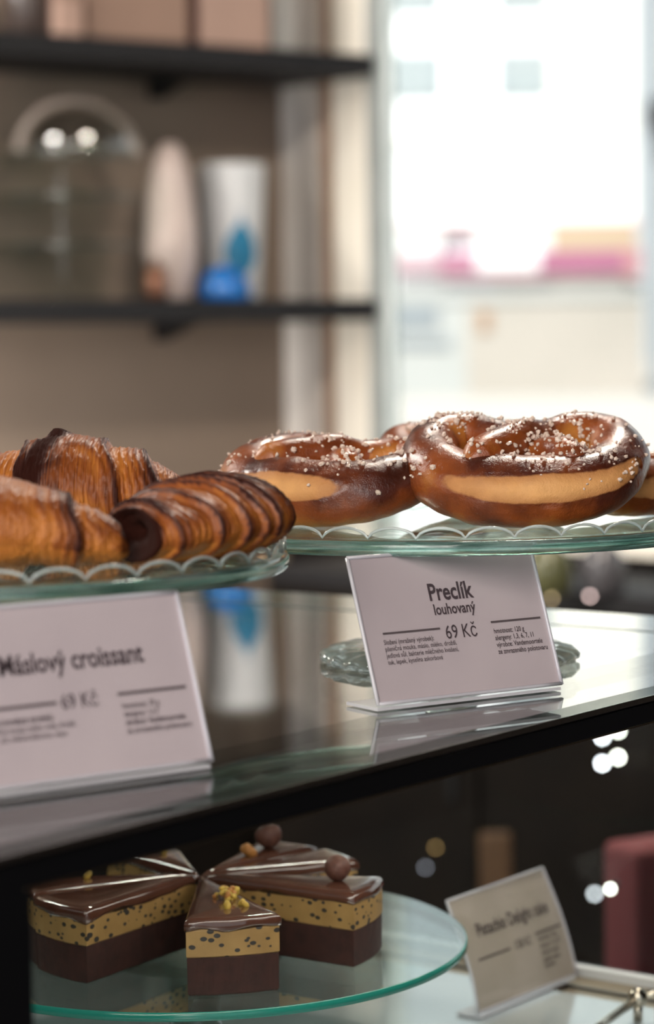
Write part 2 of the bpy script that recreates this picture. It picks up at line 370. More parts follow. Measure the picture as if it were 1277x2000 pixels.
finish('vase_body', lathe(bm_new(), [(0, .0005), (.050, .0005), (.053, .005), (.066, .262), (.067, .266), (.063, .266), (.060, .25), (.050, .02), (0, .015)], 48), 'white', cp, True)
bm = bm_new(); rows = 16; cols = 12; vv = []
dirc = (Vector((0, 0, 0)) - Vector((p.x, p.y, 0))).normalized(); a0 = math.atan2(dirc.y, dirc.x) + .28
for i in range(rows+1):
    t = i/rows; z = .045 + .125*t; hw = .042*math.sin(PI*min(1, t*1.15))**.7*(1 - .45*t) if 0 < t < .87 else .002
    rr = .053 + (.066-.053)*(z/.262) + .0012
    vv.append([bm.verts.new((rr*math.cos(a0 + hw/rr*(2*j/cols-1)), rr*math.sin(a0 + hw/rr*(2*j/cols-1)), z)) for j in range(cols+1)])
for i in range(rows):
    for j in range(cols): bm.faces.new((vv[i][j], vv[i][j+1], vv[i+1][j+1], vv[i+1][j]))
finish('painted_drop', bm, 'bluedark', cp, True)
p = on_shelf(447, ZL, .055)
tag(finish('blue_bowl', lathe(bm_new(), [(0, .066), (.012, .065), (.028, .058), (.042, .042), (.049, .02), (.050, .0005), (.047, .0005), (.045, .02), (.026, .054), (0, .061)], 40), 'bluebright', None, True, loc=p), 'bright blue bowl turned upside down before the flared vase', 'bowl')
p = on_shelf(313, ZL, .05)
jr = thing('copper_jar', 'small brown copper jar before the pale pink vase', 'jar', p)
finish('jar_body', lathe(bm_new(), [(0, .0005), (.018, .0005), (.023, .012), (.024, .04), (.017, .056), (0, .056)], 32), 'copper', jr, True)
finish('lid', lathe(bm_new(), [(0, .056), (.018, .056), (.018, .062), (.004, .066), (.006, .074), (0, .077)], 32), 'copper', jr, True)

# ------------------------------------------------------------------ dark back cabinets, chair, board and added light spots
MT['darkwood'] = varied('near_black_wood', (.006, .0045, .004), (.010, .007, .0055), 8, .6, spec=.1)
def cab(label, P, d, n, s0, s1, dep, doors):
    a = P + d*s0; root = thing('low_cabinet', label, 'cabinet', (a.x, a.y, 0), math.atan2(d.y, d.x))
    wd = s1 - s0; sgn = 1 if Vector((-d.y, d.x, 0)).dot(n) > 0 else -1      # local y towards the wall
    y0, y1 = sorted((-sgn*.012, -sgn*dep))
    boxo('body', 'darkwood', 0, wd, y0, y1, .001, .84, root); boxo('worktop', 'blackmatte', -.0, wd, y0, y1+.0, .841, .875, root, bev=.003)
    ys = -sgn*dep
    for i in range(doors):
        u0 = wd*i/doors + .006; u1 = wd*(i+1)/doors - .006
        yy = sorted((ys - sgn*.001, ys - sgn*.019)); dr = boxo('door', 'darkwood', u0, u1, yy[0], yy[1], .08, .80, root, bev=.002)
        yh = sorted((ys - sgn*.02, ys - sgn*.028)); boxo('handle', 'blackmatte', u1-.06, u1-.045, yh[0], yh[1], .5, .66, dr, bev=.002)
    return root
cab('dark low cabinet under the wall shelves', K, WL, NL, -3.2, -.34, .36, 5)
cab('dark low cabinet under the window', K, WN, NW, .36, 2.6, .36, 4)
MT['redcloth'] = m = varied('wine_red_upholstery', (.13, .026, .030), (.165, .036, .040), 300, .9, .2, .0005)
ch = thing('upholstered_chair', 'wine red upholstered chair standing beyond the end of the display case', 'chair', hd(.375, 2.60, 0), ANG - PI/2 + .5)
boxo('backrest', 'redcloth', -.24, .24, -.26, -.20, .50, .80, ch, bev=.009, smooth=True)
boxo('seat', 'redcloth', -.24, .24, -.24, .24, .38, .46, ch, bev=.025, smooth=True)
for sx in (-1, 1):
    for sy in (-1, 1): finish('leg', tube(bm_new(), [(sx*.21, sy*.20, .385), (sx*.225, sy*.225, 0.001)], [.018, .011], 12), 'darkwood', ch, True)
    finish('back_post', tube(bm_new(), [(sx*.20, -.21, .42), (sx*.20, -.225, .56)], .012, 10), 'darkwood', ch, True)
MT['oak'] = varied('orange_oak', (.085, .042, .018), (.11, .055, .024), 20, .5)
tag(boxo('serving_board', 'oak', -.024, .024, -.008, .008, 0.001, .545, None, bev=.006, loc=hd(.247, 3.55, 0), rot=(math.radians(-6), 0, ANG - PI/2)), 'slim upright oak board in the dark behind the case', 'board')
MT['spot_holder'] = mat('spot_holder_black', (.02, .02, .02), .5)
def light_spot(x, y, D, r, col, s, label, group):
    """an added glowing spot for a reflected light at column x, height row y: on the front of the dark cabinets (D = 0 window side, 1 shelf side) or at distance D"""
    hor = 667 - .014*(x-638.5); k = ((x-638.5) - .014*(y-667))/4722*.998
    if D in (0, 1):
        n_ = (NW, NL)[D]; D = (K.dot(n_) - .405)/(RT*k + FW).dot(n_)
    z = CZ - (y-hor)/4722*D; rr = k*D
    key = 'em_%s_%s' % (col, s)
    if key not in MT: MT[key] = emis('reflected_spot_glow', col, s)
    root = thing('reflected_spot', label, 'lamp', hd(rr, D, z), 0, group)  # added glowing spot standing for a light reflected in the glass
    bm = bm_new(); bmesh.ops.create_uvsphere(bm, u_segments=16, v_segments=10, radius=r); finish('light_spot', bm, MT[key], root, True)
    st_ = finish('spot_holder', lathe(bm_new(), [(0, r*.8), (r*.8, r*.8), (r*.8, r*6), (0, r*6)], 12), 'spot_holder', root, True)
    st_.rotation_euler = Vector(FW + RT*.4).to_track_quat('Z', 'Y').to_euler()
W1 = (1, 1, .86); W2 = (.92, .95, 1); Y1 = (1, .85, .5)
G = 'added light spots for reflections in the case glass'
light_spot(1187, 1445, 0, .0034, W2, 21.9, 'white reflected light spot, topmost left one of the upper pair seen in the case glass', G)
light_spot(1218, 1432, 0, .0034, W1, 20.0, 'yellowish reflected light spot, highest of all the spots behind the case glass', G)
light_spot(1187, 1497, 0, .0034, W2, 25.0, 'white reflected light spot directly below the topmost white one', G)
light_spot(1218, 1485, 0, .0034, W1, 25.0, 'yellowish reflected light spot directly below the highest yellowish one', G)
light_spot(1174, 1758, 0, .0034, W2, 8.0, 'white reflected light spot beside the red chair back', G)
light_spot(1205, 1748, 2.12, .0034, W1, 8.0, 'yellowish reflected light spot before the red chair back', G)
light_spot(1160, 1165, 3.86, .0034, (1, .75, .7), 5.0, 'dim pinkish reflected light spot above the far end of the counter top', G)
light_spot(1085, 1170, 3.86, .0034, (1, .75, .4), 1.9, 'dim golden reflected light spot beside the pretzel price card', G)
light_spot(628, 1655, 1, .0034, W2, 21.6, 'white reflected light spot seen between the cake slices', G)
light_spot(655, 1672, 1, .0034, Y1, 17.5, 'yellow reflected light spot seen between the cake slices', G)
light_spot(838, 1705, 0, .0034, (.6, .6, .7), 1.9, 'faint grey reflected light spot left of the pistachio card', G)
light_spot(858, 1665, 0, .0034, (.9, .55, .2), 1.6, 'faint amber reflected light spot above the pistachio card', G)
MT['greenglass'] = mat('olive_bottle_glass', (.10, .10, .045), .2)
MT['greybottle'] = mat('grey_bottle_glass', (.09, .085, .09), .2)
for (r, d, m, lb) in ((.355, 3.86, 'greenglass', 'olive green bottle on the dark cabinet behind the pretzel card'), (.44, 3.86, 'greybottle', 'grey bottle on the dark cabinet right of the olive bottle')):
    bt = thing('bottle', lb, 'bottle', hd(r, d, .8755))
    h = -.0
    finish('bottle_body', lathe(bm_new(), [(0, 0), (.033, 0), (.036, .004), (.036, .05), (.030, .065), (.013, .08), (.011, .09), (0, .09)], 32), m, bt, True)
    finish('cap', lathe(bm_new(), [(0, .09), (.013, .09), (.013, .10), (0, .10)], 20), 'blackmatte', bt, True)

# ------------------------------------------------------------------ display case
XE = 1.393; XB = -.35; YF = .634; YB = 1.26; FLR = CZ - .43
dc = thing('display_case', 'black framed glass display case with a mirror-like glass top', 'display case', (0, 0, 0))
boxo('top_glass', 'top', XB, XE, .7003, YB, TOP-.006, TOP, dc)
boxo('border_glass', 'topb', XB, XE, YF, .7001, TOP-.006, TOP, dc)
boxo('black_border', 'black', XB, XE-.002, YF+.001, .700, TOP-.0085, TOP-.0062, dc)
boxo('glass_edge', 'glassrim', XE, XE+.0015, YF, YB, TOP-.006, TOP-.0003, dc)
boxo('front_edge', 'steel', XB, XE, YF-.0012, YF-.0002, TOP-.0075, TOP-.0045, dc)
boxo('seam', 'seam', 1.3155, 1.3195, YF+.066, YB, TOP-.0001, TOP+.0003, dc)
boxo('front_beam', 'black', XB, XE+.001, YF, YF+.016, TOP-.0185, TOP-.009, dc)
boxo('end_beam', 'black', XE-.014, XE+.001, YF+.016, YB, TOP-.0185, TOP-.009, dc)
boxo('lower_trim', 'brass', .64, XE, YF-.0005, YF+.003, TOP-.0195, TOP-.0187, dc)
boxo('corner_post', 'black', .52, .6435, YF, YF+.03, FLR, TOP-.0187, dc, bev=.001)
boxo('front_glass', 'front', .6445, XE, YF+.004, YF+.008, FLR+.001, TOP-.0197, dc)
boxo('end_glass', 'front', XE-.008, XE-.004, YF+.012, YB-.02, FLR+.006, TOP-.0187, dc)
boxo('back_panel', 'black', XB, XE-.01, YB-.018, YB, FLR, TOP-.0187, dc)
boxo('side_panel', 'black', .50, .52, YF+.03, YB-.02, FLR, TOP-.0187, dc)
m = mat('white_mirror_floor', (.55, .62, .65), .06, metal=.0, spec=1.0); N(m).b.inputs['Coat Weight'].default_value = 1; N(m).b.inputs['Coat Roughness'].default_value = .02
N(m).b.inputs['Coat IOR'].default_value = 1.9
MT['whitefloor'] = m
boxo('case_floor', 'whitefloor', .52, 1.337, YF+.01, YB-.02, FLR-.012, FLR, dc)
boxo('end_rail', 'brass', 1.338, 1.3835, YF+.01, YB-.02, FLR-.012, FLR-.002, dc)
boxo('end_rail_line', 'black', 1.356, 1.358, YF+.01, YB-.02, FLR-.0018, FLR-.0008, dc)
boxo('white_profile', 'white', 1.384, 1.392, YF+.01, YB-.02, FLR-.012, FLR+.004, dc)
boxo('cabinet_base', 'black', XB, XE, YF, YB, 0.001, FLR-.014, dc)
ledm = emis('led_strip', (1, .95, .85), 5)
MT['led'] = ledm
boxo('led_strip', 'led', .70, 1.10, YF+.020, YF+.026, TOP-.0155, TOP-.0125, dc)
lamp('case_light', 'AREA', (1.0, YF+.10, TOP-.022), (0, .25, -1), .32, (1, .92, .82), shape='RECTANGLE', size=.6, size_y=.02)
# rod with a clip on the case floor
MT['chrome'] = mat('dark_chrome', (.45, .40, .33), .15, metal=1)
rd = thing('metal_rod', 'thin metal rod with a rounded clip on the case floor', 'rod', (0, 0, 0))
finish('rod', tube(bm_new(), [(1.19, .748, FLR+.006), (1.30, .757, FLR+.014)], .0028, 12), 'chrome', rd, True)
bm = bm_new(); lump(bm, (1.306, .7575, FLR+.015), .0065, .02, 3, (1, 1, .9)); finish('clip', bm, 'chrome', rd, True)
finish('foot', tube(bm_new(), [(1.306, .7575, FLR+.012), (1.306, .7575, FLR+.0005)], .003, 10), 'chrome', rd, True)
finish('clip_arm', tube(bm_new(), [(1.306, .7575, FLR+.015), (1.325, .745, FLR+.019), (1.345, .735, FLR+.016)], .0025, 10), 'chrome', rd, True)

# ------------------------------------------------------------------ price cards
def textmesh(s, size, bold=0, sx=1.0, align='LEFT'):
    c = bpy.data.curves.new('lettering', 'FONT'); c.body = s; c.size = size; c.align_x = align; c.align_y = 'BOTTOM_BASELINE'
    c.offset = bold*size; c.resolution_u = 3
    o = bpy.data.objects.new('tmp', c); COL.objects.link(o)
    bpy.context.view_layer.update()
    me = bpy.data.meshes.new_from_object(o.evaluated_get(bpy.context.evaluated_depsgraph_get()))
    bpy.data.objects.remove(o); bpy.data.curves.remove(c)
    for v in me.vertices: v.co.x *= sx
    return me
def price_card(label, A, B, h, lean, lines, bars, mats=('paper', 'ink'), curl=0.0, foot=.028):
    """A, B: left and right end of the lower edge; lines: (text, u, v, size, bold, align)"""
    d = (B - A); W = d.length; rz = math.atan2(d.y, d.x)
    root = thing('price_card', label, 'sign', A, rz)
    tl = math.radians(lean)
    def pl(u, v, off):                       # u right, v up in the card face
        y = v*math.sin(tl) - off*math.cos(tl); z = .0035 + v*math.cos(tl) + off*math.sin(tl)*-1*-1
        if curl: y += -curl*math.sin(PI*min(1, max(0, v/h)))*(.35 + .65*u/W)*.5 + curl*.8*max(0, .45 - v/h)**2*4*(1-u/W)
        return Vector((u, y, z))
    def sheet(name, m, u0, u1, v0, v1, off, th, par, nu=10, nv=14):
        bm = bm_new(); g = {}
        for k, o_ in enumerate((off, off - th)):
            for i in range(nu+1):
                for j in range(nv+1): g[k, i, j] = bm.verts.new(pl(u0 + (u1-u0)*i/nu, v0 + (v1-v0)*j/nv, o_))
        for i in range(nu):
            for j in range(nv):
                bm.faces.new((g[0,i,j], g[0,i+1,j], g[0,i+1,j+1], g[0,i,j+1])); bm.faces.new((g[1,i,j], g[1,i,j+1], g[1,i+1,j+1], g[1,i+1,j]))
        for i in range(nu):
            bm.faces.new((g[0,i,0], g[1,i,0], g[1,i+1,0], g[0,i+1,0])); bm.faces.new((g[0,i,nv], g[0,i+1,nv], g[1,i+1,nv], g[1,i,nv]))
        for j in range(nv):
            bm.faces.new((g[0,0,j], g[0,0,j+1], g[1,0,j+1], g[1,0,j])); bm.faces.new((g[0,nu,j], g[1,nu,j], g[1,nu,j+1], g[0,nu,j+1]))
        return finish(name, bm, m, par)
    pp = sheet('paper', mats[0], .0009, W-.0009, .0009, h-.0009, 0, .0003, root)
    hold = sheet('acrylic_holder', 'acrylic', .0006, W-.0006, .0006, h-.0006, .0022, .0010, root)
    sheet('holder_back', 'acrylic', .0006, W-.0006, .0006, h-.0006, -.0012, .0012, hold)
    bm = bm_new(); e = .0010
    def ebar(u0, v0, u1, v1):
        a, b = pl(u0, v0, 0), pl(u1, v1, 0)
        steps = 8; tube(bm, [pl(u0+(u1-u0)*q/steps, v0+(v1-v0)*q/steps, .0004) for q in range(steps+1)], e, 8)
    ebar(0, 0, 0, h); ebar(W, 0, W, h); ebar(0, h, W, h); ebar(0, .0006, W, .0006)
    finish('holder_rim', bm, 'acryliced', hold, True)
    bm = box(bm_new(), 0, W, .0005, foot, .0006, .0022); finish('holder_foot', bm, 'acryliced', hold)
    bm = bm_new()
    for (s, u, v, size, bold, al) in lines:
        me = textmesh(s, size*1.04, bold, .80, al); b2 = bmesh.new(); b2.from_mesh(me)
        for q in b2.verts: q.co = pl(u*W + q.co.x, (1-v)*h + q.co.y, .0005)
        tmp = bpy.data.meshes.new('t'); b2.to_mesh(tmp); b2.free(); bm.from_mesh(tmp); bpy.data.meshes.remove(tmp); bpy.data.meshes.remove(me)
    finish('lettering', bm, mats[1], pp)
    for (u0, u1, v, t) in bars:
        bm = bm_new(); st = 8; a = [[bm.verts.new(pl((u0+(u1-u0)*i/st)*W, (1-v)*h + s*t/2, .0005)) for i in range(st+1)] for s in (-1, 1)]
        for i in range(st): bm.faces.new((a[0][i], a[0][i+1], a[1][i+1], a[1][i]))
        finish('printed_bar', bm, 'inkgrey', pp)
    return root
H = .0762
price_card('pretzel price card standing at the front edge of the glass counter',
    Vector((.9592, .7033, TOP)), Vector((1.0695, .6652, TOP)), H, 20,
    [('Preclík', .50, .335, .0122, .020, 'CENTER'), ('louhovaný', .505, .435, .0077, .016, 'CENTER'), ('69 Kč', .515, .605, .0098, .0, 'CENTER'),
     ('Složení (mražený výrobek):', .095, .605, .0034, .004, 'LEFT'), ('pšeničná mouka, máslo, mléko, droždí,', .095, .650, .0034, 0, 'LEFT'),
     ('jedlová sůl, bakterie mléčného kvašení,', .095, .695, .0034, 0, 'LEFT'), ('tuk, lepek, kyselina askorbová', .095, .740, .0034, 0, 'LEFT'),
     ('hmotnost: 120 g', .69, .600, .0036, .008, 'LEFT'), ('alergeny: 1,3, 6, 7, 11', .69, .648, .0036, .008, 'LEFT'),
     ('výrobce: Vandemoortele', .69, .696, .0036, .008, 'LEFT'), ('ze zmrazeného polotovaru', .69, .744, .0036, .008, 'LEFT')],
    [(.10, .405, .530, .0010), (.685, .965, .520, .0010)])
dr2 = (Vector((.7913, .6699, 0)) - Vector((.6925, .6992, 0))).normalized()
Rr = Vector((.7913, .6699, TOP))
price_card('butter croissant price card on the counter in front of the croissants',
    Rr - dr2*.117, Rr, H, 20,
    [('Máslový croissant', .50, .385, .0118, .018, 'CENTER'), ('69 Kč', .50, .605, .0088, .0, 'CENTER'),
     ('hmotnost: 70 g', .67, .640, .0036, .004, 'LEFT'), ('alergeny: 1,3,7', .67, .688, .0036, .004, 'LEFT'), ('výrobce: Vandemoortele', .67, .736, .0036, .012, 'LEFT'), ('ze zmrazeného polotovaru', .67, .784, .0036, .004, 'LEFT'),
     ('Složení (mražený výrobek):', .10, .655, .0036, .012, 'LEFT'), ('pšeničná mouka, máslo, voda, droždí,', .10, .703, .0034, 0, 'LEFT'), ('cukr, sůl, mléčná bílkovina, vejce', .10, .751, .0034, 0, 'LEFT')],
    [(.10, .405, .565, .0013), (.66, .955, .555, .0013)])
price_card('curled cream Pistachio Delight cake card beside the round glass plate',
    Vector((1.2515, .8385, FLR)), Vector((1.3320, .8385, FLR)) + Vector((.036, .002, 0)), .0745, 21,
    [('Pistachio Delight cake', .53, .37, .0115, .012, 'CENTER'), ('138 Kč', .55, .585, .0085, 0, 'CENTER'),
     ('hmotnost: 120 g', .70, .585, .0042, .006, 'LEFT'), ('alergeny: 1,3,6,7,8', .70, .650, .0042, 0, 'LEFT'), ('Složení: mouka', .70, .715, .0042, .004, 'LEFT'), ('pistácie, máslo,', .70, .780, .0042, .008, 'LEFT'), ('čokoláda', .70, .835, .0042, .004, 'LEFT')],
    [(.10, .42, .555, .0012), (.69, .96, .515, .0013)], mats=('paper2', 'ink'), curl=.006, foot=.02)

# ------------------------------------------------------------------ glass cake stands on the counter
def cake_stand(label, P, a_off=0):
    root = thing('cake_stand', label, 'cake stand', P, a_off, 'scalloped glass cake stands')
    SEG = 40*12; sc = lambda a: abs(math.sin(20*a))**.55*.0052
    bm = lathe(bm_new(), [(0, .0826), (.150, .0826), (.1555, .0822), (.1555, .0745), (.150, .0738), (.022, .0734), (0, .0734)], 240)
    finish('plate', bm, 'plateglass', root, False)
    bm = lathe(bm_new(), [(.1557, .0738), (.1600, .0744), (.1614, .0760), (.1614, .0800), (.1602, .0818), (.1557, .0822)], 240, close=True)
    finish('rim_band', bm, 'glassband', root, True)
    zz = lambda a, k: sc(a) if k in (1, 2) else 0
    bm = lathe(bm_new(), [(.1592, .0822), (.1600, .0834), (.1590, .0834), (.1582, .0822)], SEG, None, zz, close=True)
    finish('rim_wall', bm, 'rimglass', root, True)
    P = [(.1596*math.cos(2*PI*i/SEG), .1596*math.sin(2*PI*i/SEG), .0836 + sc(2*PI*i/SEG)) for i in range(SEG+1)]
    finish('scalloped_edge', tube(bm_new(), P, .00075, 8, False), 'glassbead', root, True)  # pale bead added for the bright reflected line on the scallops
    st = [(0, .0734), (.024, .0734), (.018, .068), (.012, .060), (.0145, .052), (.0105, .044), (.0125, .034), (.016, .026), (.022, .014), (.030, .0100), (0, .0100)]
    finish('stem', lathe(bm_new(), st, 64), 'glass', root, True)
    ft = [(0, .0098), (.030, .0098), (.050, .0094), (.063, .0084), (.0715, .0062), (.0740, .0038), (.0735, .0016), (.070, .0004), (.060, .0003), (.052, .002), (.030, .0035), (0, .004)]
    finish('foot', lathe(bm_new(), ft, 192, lambda a, k: .0012*math.cos(24*a) if 2 < k < 8 else 0, lambda a, k: .0007*math.cos(24*a) if k in (3, 4, 5) else 0), 'footglass', root, True)
    return root
PS = Vector((1.1392, .784, TOP)); CS = Vector((.8229, .8559, TOP))
cake_stand('footed glass cake stand with scalloped rim carrying the pretzels', PS, .03)
cake_stand('footed glass cake stand with scalloped rim carrying the croissants', CS, .05)
ZP = TOP + .0826

# ------------------------------------------------------------------ pretzels
def crust_material(name, dark, mid, lite, slit):
    m = mat(name, mid, .3, spec=.45); n = N(m)
    n.b.inputs['Coat Weight'].default_value = .25; n.b.inputs['Coat Roughness'].default_value = .2
    n.b.inputs['Subsurface Weight'].default_value = .0
    at = n.n('ShaderNodeAttribute', attribute_name='bake'); sl = n.n('ShaderNodeAttribute', attribute_name='slit')
    f1 = n.noise(55, 5); f2 = n.noise(14, 3)
    v = n.math('ADD', at.outputs['Fac'], n.math('MULTIPLY', n.math('SUBTRACT', f1, .5), .8))
    v = n.math('ADD', v, n.math('MULTIPLY', n.math('SUBTRACT', f2, .5), 1.1))
    crust = n.ramp(v, [(.05, lite), (.40, mid), (.80, dark), (1.1 if False else 1.0, tuple(x*.55 for x in dark))])
    nz = n.noise(260, 3); sm = n.math('ADD', sl.outputs['Fac'], n.math('MULTIPLY', n.math('SUBTRACT', n.noise(120, 3), .5), .16))
    msk = n.ramp(sm, [(.47, (0, 0, 0)), (.53, (1, 1, 1))])
    pale = n.ramp(n.noise(90, 4), [(.3, tuple(x*.72 for x in slit)), (.65, slit)])
    edge = n.ramp(sm, [(.48, mid), (.85, slit)]); pale2 = n.mix(.55, pale, edge)
    n.l(n.mix(msk, crust, pale2), n.b.inputs['Base Color'])
    rg = n.ramp(msk, [(0, (.30,)*3), (1, (.62,)*3)]); n.l(rg, n.b.inputs['Roughness'])
    n.l(n.math('SUBTRACT', .25, n.math('MULTIPLY', msk, .24)), n.b.inputs['Coat Weight'])
    h = n.math('ADD', n.math('MULTIPLY', n.noise(420, 2), .5), n.noise(60, 4)); h = n.math('ADD', h, n.math('MULTIPLY', n.noise(1400, 3), .35)); n.bump(h, .65, .0011); return m
MT['pretzel'] = crust_material('pretzel_crust', (.080, .016, .007), (.30, .070, .013), (.58, .23, .045), (.82, .41, .14))
MT['salt'] = varied('salt_crystals', (.66, .50, .40), (.80, .66, .55), 900, .35)
def catmull(P, per=26):
    out = []
    for i in range(len(P)-1):
        p0, p1, p2, p3 = P[max(i-1, 0)], P[i], P[i+1], P[min(i+2, len(P)-1)]
        for k in range(per):
            t = k/per
            out.append([.5*((2*b) + (-a+c)*t + (2*a-5*b+4*c-d)*t*t + (-a+3*b-3*c+d)*t**3) for a, b, c, d in zip(p0, p1, p2, p3)])
    out.append(list(P[-1])); return out
def pretzel(label, base, rz, tilt, s, slit=(.5, .13, 78, 30), nsalt=260, saltc=None, seed=1, roll=0, lobes=(1, 1), salt_bias=0):
    rnd = random.Random(seed)
    h = [(.014, .028, .005, .0120), (.036, .043, .001, .0145), (.0565, .030, 0, .0178), (.0600, .000, 0, .0200), (.041, -.029, 0, .0228), (.0, -.038, 0, .0245)]
    A = [(-.037, -.034, .018, .0055), (-.0335, -.029, .019, .0105), (-.024, -.017, .0185, .0125), (-.010, -.001, .0165, .0120), (.001, .013, .0145, .0118)]
    B = [(x, y, z*.8 + (-.006 if i > 2 else 0), r) for i, (x, y, z, r) in enumerate(A)]
    rt_ = [(x*lobes[1], y, z, r) for x, y, z, r in h]; lf = [(-x*lobes[0], y, z, r) for x, y, z, r in h[:-1]][::-1]
    Bm = [(-x, y, z, r) for x, y, z, r in B][::-1]
    C = catmull(A + rt_ + lf + Bm, 22); n = len(C); SEG = 56
    P = [Vector(c[:3]) for c in C]; Rr_ = [c[3] for c in C]
    al = [0]
    for i in range(1, n): al.append(al[-1] + (P[i]-P[i-1]).length)
    bm = bm_new(); rings = []; info = []
    off = rnd.uniform(0, 50)
    for i in range(n):
        t = (P[min(i+1, n-1)] - P[max(i-1, 0)]).normalized(); side = UP.cross(t).normalized(); u_ = t.cross(side).normalized()
        tt = al[i]/al[-1]; ring = []; k0 = min(i, n-1-i); cap = min(1, math.sqrt(max(0.02, (al[i] if i < n/2 else al[-1]-al[i])/(Rr_[i]*.9)))) if k0 < 30 else 1
        for j in range(SEG):
            th = 2*PI*j/SEG; dv = u_*math.cos(th) + side*math.sin(th)
            thd = math.degrees(th); dth = (thd - slit[2] + 180) % 360 - 180
            dd = math.hypot((tt-slit[0])/slit[1], dth/slit[3]*(1 + .25*(1 if dth > 0 else 0)))
            sv = max(0, min(1, 1 - dd*.5))                      # .5 at the edge
            r = Rr_[i]*cap*(1 + .05*noise.noise(P[i]*38 + Vector((off, 0, 0))) + .045*noise.noise((P[i] + dv*.02)*75 + Vector((off, 9, 0))))
            if dd < 1: r += .0010*(1-dd**4) - .0007*math.exp(-((dd-1)/.08)**2)
            elif dd < 1.35: r += .0008*math.exp(-((dd-1.08)/.10)**2)
            p = P[i] + dv*r
            if dv.z < 0: p.z = P[i].z + (p.z - P[i].z)*(.86)
            bot = max(0, -dv.z); bk = .56 - .52*bot**1.5 + .10*(1-bot)*math.cos(th) + .35*noise.noise(P[i]*28 + Vector((0, off, 5)))
            if k0 < 110: bk -= .22*(1-k0/110)
            if k0 < 44: bk -= .40*(1-k0/44)**.5
            inn = max(0, -math.sin(th)) if 110 < i < n-110 else 0
            bk -= .38*inn
            v = bm.verts.new(p); ring.append(v); info.append((bk, sv))
        rings.append(ring)
    for a, b in zip(rings, rings[1:]):
        for j in range(SEG): bm.faces.new((a[j], a[(j+1) % SEG], b[(j+1) % SEG], b[j]))
    bm.faces.new(rings[0][::-1]); bm.faces.new(rings[-1])
    bmesh.ops.scale(bm, vec=(s, s, s), verts=bm.verts)
    bm.verts.ensure_lookup_table(); bmesh.ops.recalc_face_normals(bm, faces=bm.faces); bm.normal_update()
    mn = []
    R = Matrix.Rotation(rz, 3, 'Z') @ Matrix.Rotation(roll, 3, 'Y') @ Matrix.Rotation(tilt, 3, 'X')
    zmin = min((R @ v.co).z for v in bm.verts)
    cand = []
    for f in bm.faces:
        if f.normal.z > .25 or (f.normal.y < -.3 and f.normal.z > -.1): cand.append((f.calc_center_median().copy(), f.normal.copy()))
    root = thing('pretzel', label, 'pretzel', Vector(base) - UP*(zmin - .0006), 0, 'salted pretzels on the cake stand')
    root.rotation_mode = 'XYZ'; root.rotation_euler = R.to_euler()
    o = finish('crust', bm, 'pretzel', root, True)
    for nm, k in (('bake', 0), ('slit', 1)):
        a = o.data.attributes.new(nm, 'FLOAT', 'POINT'); a.data.foreach_set('value', [q[k] for q in info])
    bm = bm_new(); cnt = 0; tries = 0
    while cnt < nsalt and tries < nsalt*60:
        tries += 1; c, nr = rnd.choice(cand)
        dens = .08 + .9*max(0, noise.noise(c*30 + Vector((off, 3, 1)))*1.6 + .15) * (1 if nr.z > .25 else .10)
        if nr.z < .25: dens *= .35
        if salt_bias: dens *= max(.12, 1 - salt_bias*(c.x + .01)/.05)
        if rnd.random() > dens: continue
        rr = rnd.choice((.0006, .0008, .0010, .0012, .0014, .0017))*rnd.uniform(.8, 1.15)
        st = random.getstate(); random.seed(rnd.random()); lump(bm, c + nr*rr*.45, rr, .28, 1, (1, rnd.uniform(.7, 1.2), rnd.uniform(.6, .9))); random.setstate(st); cnt += 1
    so = finish('salt_crystals', bm, 'salt', root); so['kind'] = 'stuff'
    return root
RA = ANG - PI/2                                   # local x along the photographer's right
pretzel('big salted pretzel with a long pale split along its front, tilted up', hd(.1080, 1.316, ZP), RA - .04, math.radians(25), .845, (.478, .118, 58, 24), 480, seed=3, salt_bias=.35)
pretzel('salted pretzel with a short pale split at its left, next to the croissants', hd(.001, 1.342, ZP), RA - .50, math.radians(16), .805, (.510, .075, 60, 26), 330, seed=8, roll=math.radians(2))
pretzel('pretzel behind the big one, mostly hidden at the right edge of the stand', hd(.163, 1.385, ZP), RA + .9, math.radians(6), .70, (.5, .1, 80, 28), 120, seed=12)
pretzel('pretzel propped at the back of the stand behind the big one', hd(.090, 1.440, ZP), RA + .3, math.radians(24), .74, (.5, .1, 80, 28), 120, seed=15)

